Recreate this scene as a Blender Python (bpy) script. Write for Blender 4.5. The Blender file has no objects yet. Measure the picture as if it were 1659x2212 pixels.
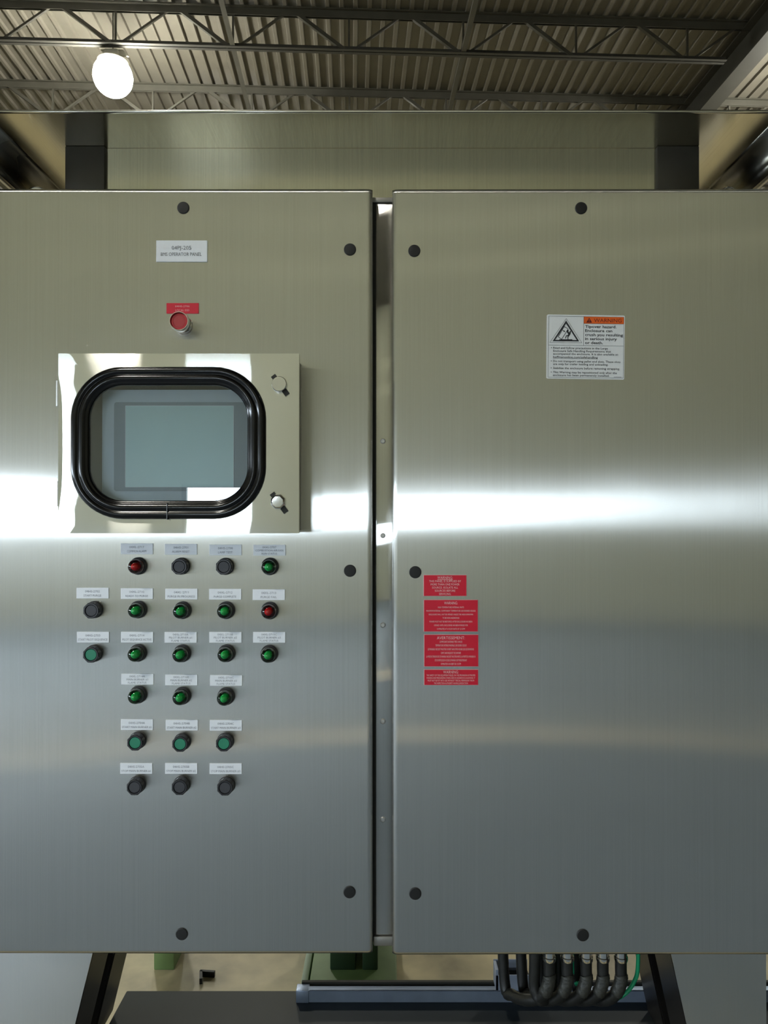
import bpy, bmesh, math, random
from mathutils import Vector, Matrix

random.seed(7)
S = bpy.context.scene
COL = S.collection

# ------------------------------------------------------------------ camera, light, exposure
CAM_Z = 1.62            # eye height above the hall floor
CAM_D = 1.70            # distance of the lens from the door faces (doors lie in the plane Y = 0)
F_PX = 1566.0           # focal length in pixels of the 1659 x 2212 frame
PITCH = math.radians(0.4)
cam_d = bpy.data.cameras.new('camera')
cam = bpy.data.objects.new('camera', cam_d)
COL.objects.link(cam)
cam.location = (0, -CAM_D, CAM_Z)
cam.rotation_euler = (math.pi/2 + PITCH, 0, 0)
cam_d.sensor_fit = 'VERTICAL'
cam_d.sensor_height = 36.0
cam_d.lens = 36.0*F_PX/2212.0
cam_d.clip_start = 0.05
cam_d.clip_end = 300
S.camera = cam
S.view_settings.view_transform = 'Standard'
S.view_settings.look = 'None'
S.view_settings.gamma = 1.0
S.view_settings.use_curve_mapping = False
S.view_settings.exposure = 0.30
S.cycles.use_denoising = True
S.cycles.max_bounces = 10
S.cycles.sample_clamp_indirect = 6.0

DAYLIGHT = 42.0         # overcast sky outside the hall windows
LAMP_STRENGTH = 215.0   # radiance of the high bay globes
LAMP_COLOR = (1.0, 0.985, 0.88)
w = bpy.data.worlds.new('sky'); S.world = w
w.use_nodes = True
bg = w.node_tree.nodes['Background']
bg.inputs[0].default_value = (0.80, 0.90, 1.0, 1)
bg.inputs[1].default_value = DAYLIGHT

# ------------------------------------------------------------------ helpers
def lin(c):
    return tuple(((v/255.0)/12.92 if v/255.0 <= 0.04045 else (((v/255.0)+0.055)/1.055)**2.4) for v in c)

def P(px, py, Y):
    """photo pixel on the vertical plane at depth Y -> world point"""
    dx = (px-829.5)/F_PX; dz = (1106.0-py)/F_PX
    fy = math.cos(PITCH) - dz*math.sin(PITCH)
    uz = math.sin(PITCH) + dz*math.cos(PITCH)
    t = (Y + CAM_D)/fy
    return Vector((dx*t, Y, CAM_Z + uz*t))

YAW = math.radians(2.5)   # the hall stands slightly turned against the cabinet
HALL = Matrix.Translation((0, -CAM_D, 0)) @ Matrix.Rotation(YAW, 4, 'Z')

def world_loc(o):
    v = Vector((0, 0, 0))
    while o is not None:
        v += o.location; o = o.parent
    return v

def mk(name, bm, mat, parent=None, smooth=False, world=True, xf=None):
    if xf is not None: bmesh.ops.transform(bm, matrix=xf, verts=bm.verts)
    if world and parent is not None:
        bmesh.ops.translate(bm, verts=bm.verts, vec=-world_loc(parent))
    me = bpy.data.meshes.new(name)
    bm.to_mesh(me); bm.free()
    o = bpy.data.objects.new(name, me)
    COL.objects.link(o)
    if mat is not None: me.materials.append(mat)
    if smooth:
        for p in me.polygons: p.use_smooth = True
        if smooth != 'all':
            try: me.set_sharp_from_angle(angle=math.radians(35))
            except Exception: pass
    o.parent = parent
    return o

def tag(o, label, cat, group=None):
    o['label'] = label; o['category'] = cat
    if group: o['group'] = group
    return o

def struct(o):
    o['kind'] = 'structure'; return o

def thing(name, label, cat, loc=(0, 0, 0), group=None):
    o = bpy.data.objects.new(name, None)
    o.empty_display_size = 0.02
    COL.objects.link(o); o.location = loc
    return tag(o, label, cat, group)

def copy_tree(o, parent=None):
    c = o.copy(); COL.objects.link(c); c.parent = parent
    for ch in o.children: copy_tree(ch, c)
    return c

def box(bm, x0, x1, y0, y1, z0, z1, bev=0.0, seg=2):
    g = bmesh.ops.create_cube(bm, size=1.0)
    vs = g['verts']
    for v in vs:
        v.co = Vector(((x0+x1)/2+v.co.x*(x1-x0), (y0+y1)/2+v.co.y*(y1-y0), (z0+z1)/2+v.co.z*(z1-z0)))
    if bev > 0:
        es = list({e for v in vs for e in v.link_edges})
        bmesh.ops.bevel(bm, geom=es, offset=bev, segments=seg, affect='EDGES', profile=0.5)
    return bm

def boxm(*a, **k):
    return box(bmesh.new(), *a, **k)

def prism(bm, pts, y0, y1):
    """polygon given in (x, z) extruded from y0 (front) to y1"""
    f = [bm.verts.new((x, y0, z)) for x, z in pts]
    b = [bm.verts.new((x, y1, z)) for x, z in pts]
    n = len(pts)
    bm.faces.new(f); bm.faces.new(list(reversed(b)))
    for i in range(n):
        bm.faces.new((f[i], b[i], b[(i+1) % n], f[(i+1) % n]))
    bmesh.ops.recalc_face_normals(bm, faces=bm.faces)
    return bm

def lathe(bm, prof, n=32, cx=0, cz=0, y=0, closed=True):
    """profile of (radius, protrusion toward the viewer, -Y)"""
    rings = []
    for r, h in prof:
        if r < 1e-6:
            rings.append([bm.verts.new((cx, y-h, cz))])
        else:
            rings.append([bm.verts.new((cx+r*math.cos(2*math.pi*i/n), y-h, cz+r*math.sin(2*math.pi*i/n))) for i in range(n)])
    for a, b in zip(rings, rings[1:]):
        for i in range(n):
            j = (i+1) % n
            if len(a) == 1 and len(b) == 1: continue
            if len(a) == 1: bm.faces.new((a[0], b[i], b[j]))
            elif len(b) == 1: bm.faces.new((a[i], b[0], a[j]))
            else: bm.faces.new((a[i], b[i], b[j], a[j]))
    bmesh.ops.recalc_face_normals(bm, faces=bm.faces)
    return bm

def lathe_z(bm, prof, n=32, c=(0, 0, 0)):
    rings = []
    for r, h in prof:
        if r < 1e-6: rings.append([bm.verts.new((c[0], c[1], c[2]+h))])
        else: rings.append([bm.verts.new((c[0]+r*math.cos(2*math.pi*i/n), c[1]+r*math.sin(2*math.pi*i/n), c[2]+h)) for i in range(n)])
    for a, b in zip(rings, rings[1:]):
        for i in range(n):
            j = (i+1) % n
            if len(a) == 1 and len(b) == 1: continue
            if len(a) == 1: bm.faces.new((a[0], b[i], b[j]))
            elif len(b) == 1: bm.faces.new((a[i], b[0], a[j]))
            else: bm.faces.new((a[i], b[i], b[j], a[j]))
    bmesh.ops.recalc_face_normals(bm, faces=bm.faces)
    return bm

def bar(bm, a, b, wx, wy=None, up=Vector((0, 0, 1))):
    """square bar between two points"""
    wy = wy or wx
    a = Vector(a); b = Vector(b); d = (b-a).normalized()
    s = d.cross(up)
    if s.length < 1e-4: s = d.cross(Vector((0, 1, 0)))
    s.normalize(); t = s.cross(d)
    q = []
    for p in (a, b):
        q.append([bm.verts.new(p + s*wx/2*i + t*wy/2*j) for i, j in ((-1, -1), (1, -1), (1, 1), (-1, 1))])
    for i in range(4):
        j = (i+1) % 4
        bm.faces.new((q[0][i], q[0][j], q[1][j], q[1][i]))
    bm.faces.new(list(reversed(q[0]))); bm.faces.new(q[1])
    bmesh.ops.recalc_face_normals(bm, faces=bm.faces)
    return bm

def smooth_path(pts, k=6):
    """Catmull-Rom through the points"""
    pts = [Vector(p) for p in pts]
    e = [2*pts[0]-pts[1]] + pts + [2*pts[-1]-pts[-2]]
    out = []
    for i in range(1, len(e)-2):
        for s in range(k):
            t = s/k
            p0, p1, p2, p3 = e[i-1], e[i], e[i+1], e[i+2]
            out.append(0.5*((2*p1)+(p2-p0)*t+(2*p0-5*p1+4*p2-p3)*t*t+(3*p1-p0-3*p2+p3)*t**3))
    out.append(pts[-1])
    return out

def tube(bm, pts, r, n=12, ridge=0.0):
    pts = [Vector(p) for p in pts]
    prev = None; rings = []
    up = Vector((0, 1, 0))
    for i, p in enumerate(pts):
        d = (pts[min(i+1, len(pts)-1)] - pts[max(i-1, 0)]).normalized()
        s = d.cross(up)
        if s.length < 1e-3: s = d.cross(Vector((1, 0, 0)))
        s.normalize(); t = s.cross(d)
        rr = r*(1+ridge*(1 if i % 2 else -1))
        rings.append([bm.verts.new(p + s*rr*math.cos(2*math.pi*j/n) + t*rr*math.sin(2*math.pi*j/n)) for j in range(n)])
    for a, b in zip(rings, rings[1:]):
        for j in range(n):
            k = (j+1) % n
            bm.faces.new((a[j], a[k], b[k], b[j]))
    bm.faces.new(list(reversed(rings[0]))); bm.faces.new(rings[-1])
    bmesh.ops.recalc_face_normals(bm, faces=bm.faces)
    return bm

def rrect(cx, cz, hw, hh, r, t=0.0, k=10):
    """rounded rectangle path, offset inward by t, k segments per corner"""
    out = []
    for (sx, sz, a0) in ((1, 1, 0), (-1, 1, 90), (-1, -1, 180), (1, -1, 270)):
        ox = cx + sx*(hw-r); oz = cz + sz*(hh-r)
        for i in range(k+1):
            a = math.radians(a0 + 90*i/k)
            out.append((ox+(r-t)*math.cos(a), oz+(r-t)*math.sin(a)))
    return out

# ------------------------------------------------------------------ materials
MATS = {}
def new_mat(name):
    m = bpy.data.materials.new(name); m.use_nodes = True
    m.node_tree.nodes.clear()
    MATS[name] = m
    return m, m.node_tree.nodes, m.node_tree.links

def pbr(name, color, rough=0.5, metal=0.0, noise=0.0, nscale=20.0, bump=0.0, spec=0.5, coat=0.0, stretch=None, color2=None):
    m, N, L = new_mat(name)
    out = N.new('ShaderNodeOutputMaterial'); b = N.new('ShaderNodeBsdfPrincipled')
    L.new(b.outputs[0], out.inputs[0])
    b.inputs['Base Color'].default_value = (*color, 1)
    b.inputs['Roughness'].default_value = rough
    b.inputs['Metallic'].default_value = metal
    b.inputs['Specular IOR Level'].default_value = spec
    b.inputs['Coat Weight'].default_value = coat
    tc = N.new('ShaderNodeTexCoord'); mp = N.new('ShaderNodeMapping'); nz = N.new('ShaderNodeTexNoise')
    L.new(tc.outputs['Object'], mp.inputs[0]); L.new(mp.outputs[0], nz.inputs['Vector'])
    if stretch: mp.inputs['Scale'].default_value = stretch
    nz.inputs['Scale'].default_value = nscale; nz.inputs['Detail'].default_value = 5
    if noise > 0 or color2:
        cr = N.new('ShaderNodeValToRGB')
        cr.color_ramp.elements[0].position = 0.3; cr.color_ramp.elements[1].position = 0.7
        c2 = color2 or tuple(min(1, c*(1+noise)) for c in color)
        c1 = color if color2 else tuple(c*(1-noise) for c in color)
        cr.color_ramp.elements[0].color = (*c1, 1); cr.color_ramp.elements[1].color = (*c2, 1)
        L.new(nz.outputs['Fac'], cr.inputs[0]); L.new(cr.outputs[0], b.inputs['Base Color'])
    if bump > 0:
        bp = N.new('ShaderNodeBump'); bp.inputs['Strength'].default_value = bump; bp.inputs['Distance'].default_value = 0.01
        L.new(nz.outputs['Fac'], bp.inputs['Height']); L.new(bp.outputs[0], b.inputs['Normal'])
    return m

def brushed(name, color, alpha_narrow, alpha_wide, wide_dir, grain_dir, grain=0.05, smudge=0.10, haze=0.0):
    """brushed stainless: reflections smear along wide_dir; fine grain lines run along grain_dir"""
    m, N, L = new_mat(name)
    out = N.new('ShaderNodeOutputMaterial'); g = N.new('ShaderNodeBsdfAnisotropic')
    if haze > 0:
        g_ = N.new('ShaderNodeBsdfAnisotropic'); g_.distribution = 'GGX'
        g_.inputs['Roughness'].default_value = 0.36; g_.inputs['Anisotropy'].default_value = -0.45
        mxs = N.new('ShaderNodeMixShader'); mxs.inputs[0].default_value = haze
        L.new(g.outputs[0], mxs.inputs[1]); L.new(g_.outputs[0], mxs.inputs[2]); L.new(mxs.outputs[0], out.inputs[0])
    else:
        L.new(g.outputs[0], out.inputs[0])
    g.distribution = 'GGX'
    ratio = math.sqrt(alpha_narrow/alpha_wide)           # 1 - anisotropy
    base = math.sqrt(math.sqrt(alpha_narrow*alpha_wide)) # roughness
    g.inputs['Roughness'].default_value = base
    g.inputs['Anisotropy'].default_value = -(1-ratio)
    cv = N.new('ShaderNodeCombineXYZ')
    for i in range(3): cv.inputs[i].default_value = wide_dir[i]
    L.new(cv.outputs[0], g.inputs['Tangent'])
    if haze > 0: L.new(cv.outputs[0], g_.inputs['Tangent'])
    tc = N.new('ShaderNodeTexCoord'); geo = N.new('ShaderNodeNewGeometry')
    mp = N.new('ShaderNodeMapping'); nz = N.new('ShaderNodeTexNoise')
    L.new(geo.outputs['Position'], mp.inputs[0]); L.new(mp.outputs[0], nz.inputs['Vector'])
    mp.inputs['Scale'].default_value = tuple(2.0 if grain_dir[i] else 420.0 for i in range(3))
    nz.inputs['Scale'].default_value = 1.0; nz.inputs['Detail'].default_value = 3
    n2 = N.new('ShaderNodeTexNoise'); n2.inputs['Scale'].default_value = 4.0; n2.inputs['Detail'].default_value = 2
    n2.inputs['Roughness'].default_value = 0.5
    L.new(geo.outputs['Position'], n2.inputs['Vector'])
    # colour: grain lines + faint handling smudges
    mx = N.new('ShaderNodeMapRange'); L.new(nz.outputs['Fac'], mx.inputs[0])
    mx.inputs[1].default_value = 0.3; mx.inputs[2].default_value = 0.7
    mx.inputs[3].default_value = 1-grain; mx.inputs[4].default_value = 1+grain
    mul = N.new('ShaderNodeVectorMath'); mul.operation = 'SCALE'
    mul.inputs[0].default_value = color
    L.new(mx.outputs[0], mul.inputs['Scale']); L.new(mul.outputs[0], g.inputs['Color'])
    if haze > 0: L.new(mul.outputs[0], g_.inputs['Color'])
    mr = N.new('ShaderNodeMapRange'); L.new(n2.outputs['Fac'], mr.inputs[0])
    mr.inputs[1].default_value = 0.45; mr.inputs[2].default_value = 0.75
    mr.inputs[3].default_value = base; mr.inputs[4].default_value = base*(1+smudge)
    L.new(mr.outputs[0], g.inputs['Roughness'])
    return m

def lens_mat(name, tint, rough=0.04, ior=1.5):
    m, N, L = new_mat(name)
    out = N.new('ShaderNodeOutputMaterial'); mix = N.new('ShaderNodeMixShader')
    t = N.new('ShaderNodeBsdfTransparent'); g = N.new('ShaderNodeBsdfAnisotropic'); f = N.new('ShaderNodeFresnel')
    t.inputs[0].default_value = (*tint, 1); g.inputs['Roughness'].default_value = rough
    g.inputs['Color'].default_value = (1, 1, 1, 1)
    f.inputs[0].default_value = ior
    L.new(f.outputs[0], mix.inputs[0]); L.new(t.outputs[0], mix.inputs[1]); L.new(g.outputs[0], mix.inputs[2])
    L.new(mix.outputs[0], out.inputs[0])
    return m

def emit(name, color, strength):
    m, N, L = new_mat(name)
    out = N.new('ShaderNodeOutputMaterial'); e = N.new('ShaderNodeEmission')
    e.inputs[0].default_value = (*color, 1); e.inputs[1].default_value = strength
    L.new(e.outputs[0], out.inputs[0])
    return m

STEEL = (0.66, 0.65, 0.62)
M_DOOR = brushed('door_stainless', STEEL, 0.0055, 0.24, (1, .02, .01), (0, 0, 1), 0.035, 0.10, 0.22)
M_MULL = brushed('mullion_stainless', STEEL, 0.0015, 0.22, (1, .02, .01), (0, 0, 1), 0.03, 0.1)
M_POLI = brushed('polished_stainless', (0.90, 0.89, 0.84), 0.0006, 0.13, (.01, .02, 1), (1, 0, 0), 0.01, 0.05)
M_HOOD = brushed('hood_stainless', (0.88, 0.83, 0.68), 0.0012, 0.06, (.01, 1, .02), (0, 1, 0), 0.05, 0.15)
M_PANEL = brushed('panel_stainless', (0.60, 0.57, 0.46), 0.004, 0.10, (.01, .02, 1), (0, 0, 1), 0.06, 0.15)
M_FLANGE = brushed('shaded_flange_stainless', (0.20, 0.19, 0.165), 0.05, 0.10, (.01, 1, .02), (0, 1, 0), 0.05, 0.15)  # hood steel with the flange's dark reflections put into its colour
M_POST = brushed('post_stainless', (0.6, 0.58, 0.52), 0.01, 0.12, (.01, .02, 1), (0, 0, 1), 0.05)
M_HPOST = pbr('dark_post_paint', lin((58, 54, 48)), 0.35, 0.3, noise=0.1, nscale=12)
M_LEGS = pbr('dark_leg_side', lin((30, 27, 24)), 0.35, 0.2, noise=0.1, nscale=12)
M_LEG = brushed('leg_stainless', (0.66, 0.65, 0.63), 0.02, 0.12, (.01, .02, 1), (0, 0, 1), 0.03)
M_BODY = pbr('body_stainless', (0.34, 0.33, 0.31), 0.55, 1.0, noise=0.05, nscale=8)
M_CHROME = pbr('bright_chrome', (0.8, 0.79, 0.77), 0.12, 1.0)
M_SATIN = pbr('satin_metal', (0.62, 0.61, 0.60), 0.3, 1.0, noise=0.04)
M_RUBBER = pbr('black_rubber', (0.003, 0.003, 0.0035), 0.15, 0, spec=0.4, noise=0.3, nscale=60)
M_PLUG = pbr('black_plug_plastic', (0.006, 0.006, 0.006), 0.6, 0, noise=0.2)
M_SEAL = pbr('dark_seal', (0.015, 0.015, 0.012), 0.7, 0, noise=0.2)
M_BUTT = pbr('black_button_plastic', (0.018, 0.018, 0.021), 0.38, 0, noise=0.15)
M_CAPB = pbr('black_button_cap', (0.040, 0.040, 0.047), 0.5, 0, noise=0.1)
M_CAPG = pbr('green_button_cap', lin((35, 128, 98)), 0.5, 0, noise=0.06)
M_CAPR = pbr('red_button_cap', lin((176, 30, 42)), 0.35, 0, noise=0.06)
M_CAPR2 = pbr('red_button_insert', lin((168, 48, 52)), 0.5, 0, noise=0.06)
M_LENSG = lens_mat('green_lens', (0.22, 0.62, 0.34))
M_LENSR = lens_mat('red_lens', (0.66, 0.09, 0.13))
M_COREG = pbr('green_lamp_core', (0.08, 0.95, 0.42), 0.35, 0.0, noise=0.45, nscale=260)
M_CORER = pbr('red_lamp_core', (0.95, 0.06, 0.12), 0.35, 0.0, noise=0.45, nscale=260)
M_PLATE = pbr('white_nameplate', lin((240, 243, 250)), 0.6, 0, noise=0.02)
M_INK = pbr('engraved_dark_ink', lin((52, 54, 62)), 0.7, 0, noise=0.1)
M_INKL = pbr('engraved_grey_ink', lin((120, 122, 132)), 0.7, 0, noise=0.1)
M_RED = pbr('red_label', lin((204, 10, 46)), 0.42, 0, noise=0.04)
M_PINK = pbr('pale_label_core', lin((205, 160, 160)), 0.5, 0, noise=0.05)
M_WINK = pbr('white_engraving', lin((232, 205, 205)), 0.6, 0, noise=0.05)
M_STICK = pbr('sticker_white', lin((226, 228, 230)), 0.4, 0, noise=0.02)
M_SINK = pbr('sticker_black_ink', lin((40, 42, 48)), 0.6, 0, noise=0.1)
M_ORANGE = pbr('sticker_orange', lin((226, 98, 30)), 0.5, 0, noise=0.04)
M_DRED = pbr('sticker_dark_red_ink', lin((98, 22, 14)), 0.6, 0, noise=0.1)
M_GLASS = lens_mat('window_glass', (0.94, 0.97, 0.98), 0.004, 1.6)
M_PANE = lens_mat('hall_window_glass', (0.95, 0.97, 0.98), 0.0, 1.5)
M_BEZEL = pbr('display_bezel_grey', lin((205, 214, 226)), 0.5, 0, noise=0.03)
M_BEZ2 = pbr('display_border_grey', lin((160, 168, 178)), 0.5, 0, noise=0.03)
M_SCREEN = pbr('display_screen', lin((205, 230, 232)), 0.3, 0, noise=0.03, nscale=6)
M_JOIST = pbr('joist_paint', lin((62, 60, 52)), 0.55, 0, noise=0.15, nscale=6)
M_DECK = pbr('roof_deck_paint', lin((98, 94, 84)), 0.5, 0, noise=0.10, nscale=3)
M_GIRD = pbr('girder_paint', lin((48, 47, 42)), 0.6, 0, noise=0.12, nscale=4)
M_WALL = pbr('khaki_wall', lin((200, 202, 182)), 0.7, 0, noise=0.05, nscale=1.2)
M_WALLR = pbr('dimmed_wall', lin((128, 122, 100)), 0.7, 0, noise=0.05, nscale=1.2)  # wall colour darkened to hold the dimmer right side of the hall
M_FLOOR = pbr('concrete_floor', lin((122, 116, 98)), 0.45, 0, nscale=3.2, color2=lin((222, 208, 166)))
M_DAYTINT = pbr('daylight_floor_tint', lin((140, 154, 170)), 0.4, 0, noise=0.08, nscale=1.5)
M_STREAK = pbr('pale_streak_bar', lin((250, 252, 225)), 0.5, 0, noise=0.05, nscale=3)
M_YARD = pbr('yard_concrete', lin((190, 190, 188)), 0.8, 0, noise=0.1, nscale=1)
M_SUNPATCH = pbr('painted_sun_patch', lin((255, 236, 218)), 0.5, 0, noise=0.15, nscale=9)
M_SKID = pbr('skid_deck_paint', lin((26, 36, 42)), 0.6, 0, noise=0.12, nscale=7)
M_RAIL = pbr('galvanised_rail', lin((150, 164, 188)), 0.4, 0.55, noise=0.1, nscale=14)
M_BRACK = pbr('galvanised_bracket', lin((160, 170, 190)), 0.45, 0.4, noise=0.08, nscale=20)
M_CABLE = pbr('black_cable_jacket', lin((34, 34, 32)), 0.42, 0, noise=0.25, nscale=30, bump=0.2)
M_TAPE = pbr('grey_cable_braid', lin((62, 62, 57)), 0.5, 0.2, noise=0.3, nscale=90, bump=0.3)
M_GWIRE = pbr('green_wire', lin((22, 160, 110)), 0.4, 0, noise=0.08)
M_GREEN = pbr('green_machine_paint', lin((108, 134, 84)), 0.5, 0, noise=0.15, nscale=10)
M_DGREEN = pbr('dark_green_paint', lin((48, 72, 48)), 0.5, 0, noise=0.15, nscale=10)
M_PALE = pbr('pale_green_paint', lin((158, 176, 150)), 0.5, 0, noise=0.1, nscale=10)
M_SCRAP = pbr('black_steel_strap', lin((22, 22, 24)), 0.5, 0.3, noise=0.2)
M_HOUS = pbr('lamp_housing_paint', lin((190, 186, 170)), 0.4, 0.2, noise=0.05)
M_LAMP = emit('lamp_globe_glow', LAMP_COLOR, LAMP_STRENGTH)

# ------------------------------------------------------------------ the hall
CEIL = 8.12
HX0, HX1, HY0, HY1 = -11.5, 17.0, -8.0, 24.0

fl = struct(mk('floor', boxm(HX0, HX1, HY0, HY1, -0.2, 0.0), M_FLOOR, xf=HALL))
# pale strip behind the photographer, a sunlit patch painted into the floor colour
bm = bmesh.new()
def floor_quad(bm, pts, z):
    lo = [bm.verts.new((x, y, 0.0)) for x, y in pts]; hi = [bm.verts.new((x, y, z)) for x, y in pts]
    n = len(pts)
    bm.faces.new(hi); bm.faces.new(list(reversed(lo)))
    for i in range(n): bm.faces.new((lo[i], lo[(i+1) % n], hi[(i+1) % n], hi[i]))
    bmesh.ops.recalc_face_normals(bm, faces=bm.faces)
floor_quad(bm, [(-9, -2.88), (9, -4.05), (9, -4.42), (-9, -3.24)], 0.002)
mk('sun_patch', bm, M_SUNPATCH, fl)
bm = bmesh.new(); floor_quad(bm, [(-14, -9.4), (12, -9.4), (12, -0.35), (-14, -0.35)], 0.001)
mk('daylight_tint', bm, M_DAYTINT, fl)  # thin sheet whose colour holds the bluish daylight on the floor

lwins = [(-6.6, -4.2), (-3.2, -0.8), (0.2, 2.6)]  # unseen left windows, added for bluish daylight on the floor and nameplates
LZ0, LZ1 = 1.36, 2.3
bm = bmesh.new()
box(bm, HX0-.25, HX0, HY0-.25, HY1+.25, 0, LZ0); box(bm, HX0-.25, HX0, HY0-.25, HY1+.25, LZ1, CEIL+.3)
ys_ = [HY0-.25] + [v for ab in lwins for v in ab] + [HY1+.25]
for i in range(0, len(ys_), 2): box(bm, HX0-.25, HX0, ys_[i], ys_[i+1], LZ0, LZ1)
struct(mk('wall_left', bm, M_WALL, xf=HALL))
struct(mk('wall_right', boxm(HX1, HX1+0.25, HY0-0.25, HY1+0.25, 0, CEIL+0.3), M_WALLR, xf=HALL))
struct(mk('wall_far', boxm(HX0, HX1, HY1, HY1+0.25, 0, CEIL+0.3), M_WALL, xf=HALL))

# wall behind the photographer with a row of windows
WZ0, WZ1 = 1.36, 1.98
hinv = HALL.inverted()
wins = [(-9.3, -7.9), (-6.55, -5.08), (-3.53, -2.39)]
bm = bmesh.new()
box(bm, HX0, HX1, HY0-0.25, HY0, 0, WZ0); box(bm, HX0, HX1, HY0-0.25, HY0, WZ1, CEIL+0.3)
xs = [HX0] + [v for ab in wins for v in ab] + [HX1]
for i in range(0, len(xs), 2): box(bm, xs[i], xs[i+1], HY0-0.25, HY0, WZ0, WZ1)
wb = struct(mk('wall_back', bm, M_WALL, xf=HALL))
for zg in (5.55, 6.3):  # unseen bars added so the right door mirrors pale streaks
    mk('streak_bar', boxm(0.2, HX1, HY0, HY0+.12, zg-.14, zg+.14), M_STREAK, wb, xf=HALL)
for i, (a, b) in enumerate(wins):
    r = bpy.data.objects.new('window_%d' % (i+1), None); COL.objects.link(r); struct(r)
    bm = bmesh.new()
    for q in ((a, a+.05, WZ0, WZ1), (b-.05, b, WZ0, WZ1), (a, b, WZ0, WZ0+.05), (a, b, WZ1-.05, WZ1)):
        box(bm, q[0], q[1], HY0-.16, HY0-.08, q[2], q[3])
    mk('window_frame', bm, M_HOUS, r, xf=HALL)
    mk('pane', boxm(a+.05, b-.05, HY0-.125, HY0-.119, WZ0+.05, WZ1-.05), M_PANE, r, xf=HALL)
    ld = bpy.data.lights.new('daylight_portal', 'AREA'); ld.shape = 'RECTANGLE'
    ld.size = b-a; ld.size_y = WZ1-WZ0
    ld.cycles.is_portal = True
    lo = bpy.data.objects.new('daylight_portal', ld); COL.objects.link(lo)
    lo.matrix_world = HALL @ Matrix.Translation(((a+b)/2, HY0-.25, (WZ0+WZ1)/2)) @ Matrix.Rotation(math.pi/2, 4, 'X')
for i, (a, b) in enumerate(lwins):
    r = bpy.data.objects.new('window_%d' % (i+1+len(wins)), None); COL.objects.link(r); struct(r)
    bm = bmesh.new()
    for q in ((a, a+.05, LZ0, LZ1), (b-.05, b, LZ0, LZ1), (a, b, LZ0, LZ0+.05), (a, b, LZ1-.05, LZ1)):
        box(bm, HX0-.16, HX0-.08, q[0], q[1], q[2], q[3])
    mk('window_frame', bm, M_HOUS, r, xf=HALL)
    mk('pane', boxm(HX0-.125, HX0-.119, a+.05, b-.05, LZ0+.05, LZ1-.05), M_PANE, r, xf=HALL)
    ld = bpy.data.lights.new('daylight_portal', 'AREA'); ld.shape = 'RECTANGLE'
    ld.size = b-a; ld.size_y = LZ1-LZ0
    ld.cycles.is_portal = True
    lo = bpy.data.objects.new('daylight_portal', ld); COL.objects.link(lo)
    lo.matrix_world = HALL @ Matrix.Translation((HX0-.25, (a+b)/2, (LZ0+LZ1)/2)) @ Matrix.Rotation(-math.pi/2, 4, 'Z') @ Matrix.Rotation(math.pi/2, 4, 'X')
bm = bmesh.new(); box(bm, -60, 60, HY0-60, HY0-0.3, -0.3, -0.1); box(bm, -60, HX0-.3, HY0-.3, 60, -.3, -.1)
struct(mk('yard_ground', bm, M_YARD, xf=HALL))

# corrugated roof deck, sheet by sheet
ceil = bpy.data.objects.new('ceiling', None); COL.objects.link(ceil); struct(ceil)
ceil.matrix_world = HALL
PITCH_RIB = 0.18
sheet_w = PITCH_RIB*4
prof = []
for k in range(4):
    x = k*PITCH_RIB
    prof += [(x, 0.0), (x+0.042, 0.0), (x+0.054, 0.036), (x+0.168, 0.036)]
prof.append((sheet_w, 0.0))
bm = bmesh.new()
ys = [HY0, 2, 12, HY1]
grid = [[bm.verts.new((x, y, z)) for x, z in prof] for y in ys]
for r0, r1 in zip(grid, grid[1:]):
    for i in range(len(prof)-1): bm.faces.new((r0[i], r1[i], r1[i+1], r0[i+1]))
g_ = bmesh.ops.duplicate(bm, geom=bm.faces[:])      # upper skin of the sheet
bmesh.ops.translate(bm, verts=[e_ for e_ in g_['geom'] if isinstance(e_, bmesh.types.BMVert)], vec=(0, 0, .003))
n_sheet = int(math.ceil((HX1-HX0)/sheet_w))
first = mk('deck_sheet', bm, M_DECK, ceil, world=False)
first.location = (HX0, 0, CEIL)
for k in range(1, n_sheet):
    c = first.copy(); COL.objects.link(c); c.parent = ceil; c.location = (HX0+k*sheet_w, 0, CEIL)
mk('roof_board', boxm(HX0-.2, HX1+.6, HY0-.2, HY1+.2, 0.07+CEIL, 0.2+CEIL), M_JOIST, ceil, world=False)

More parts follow.
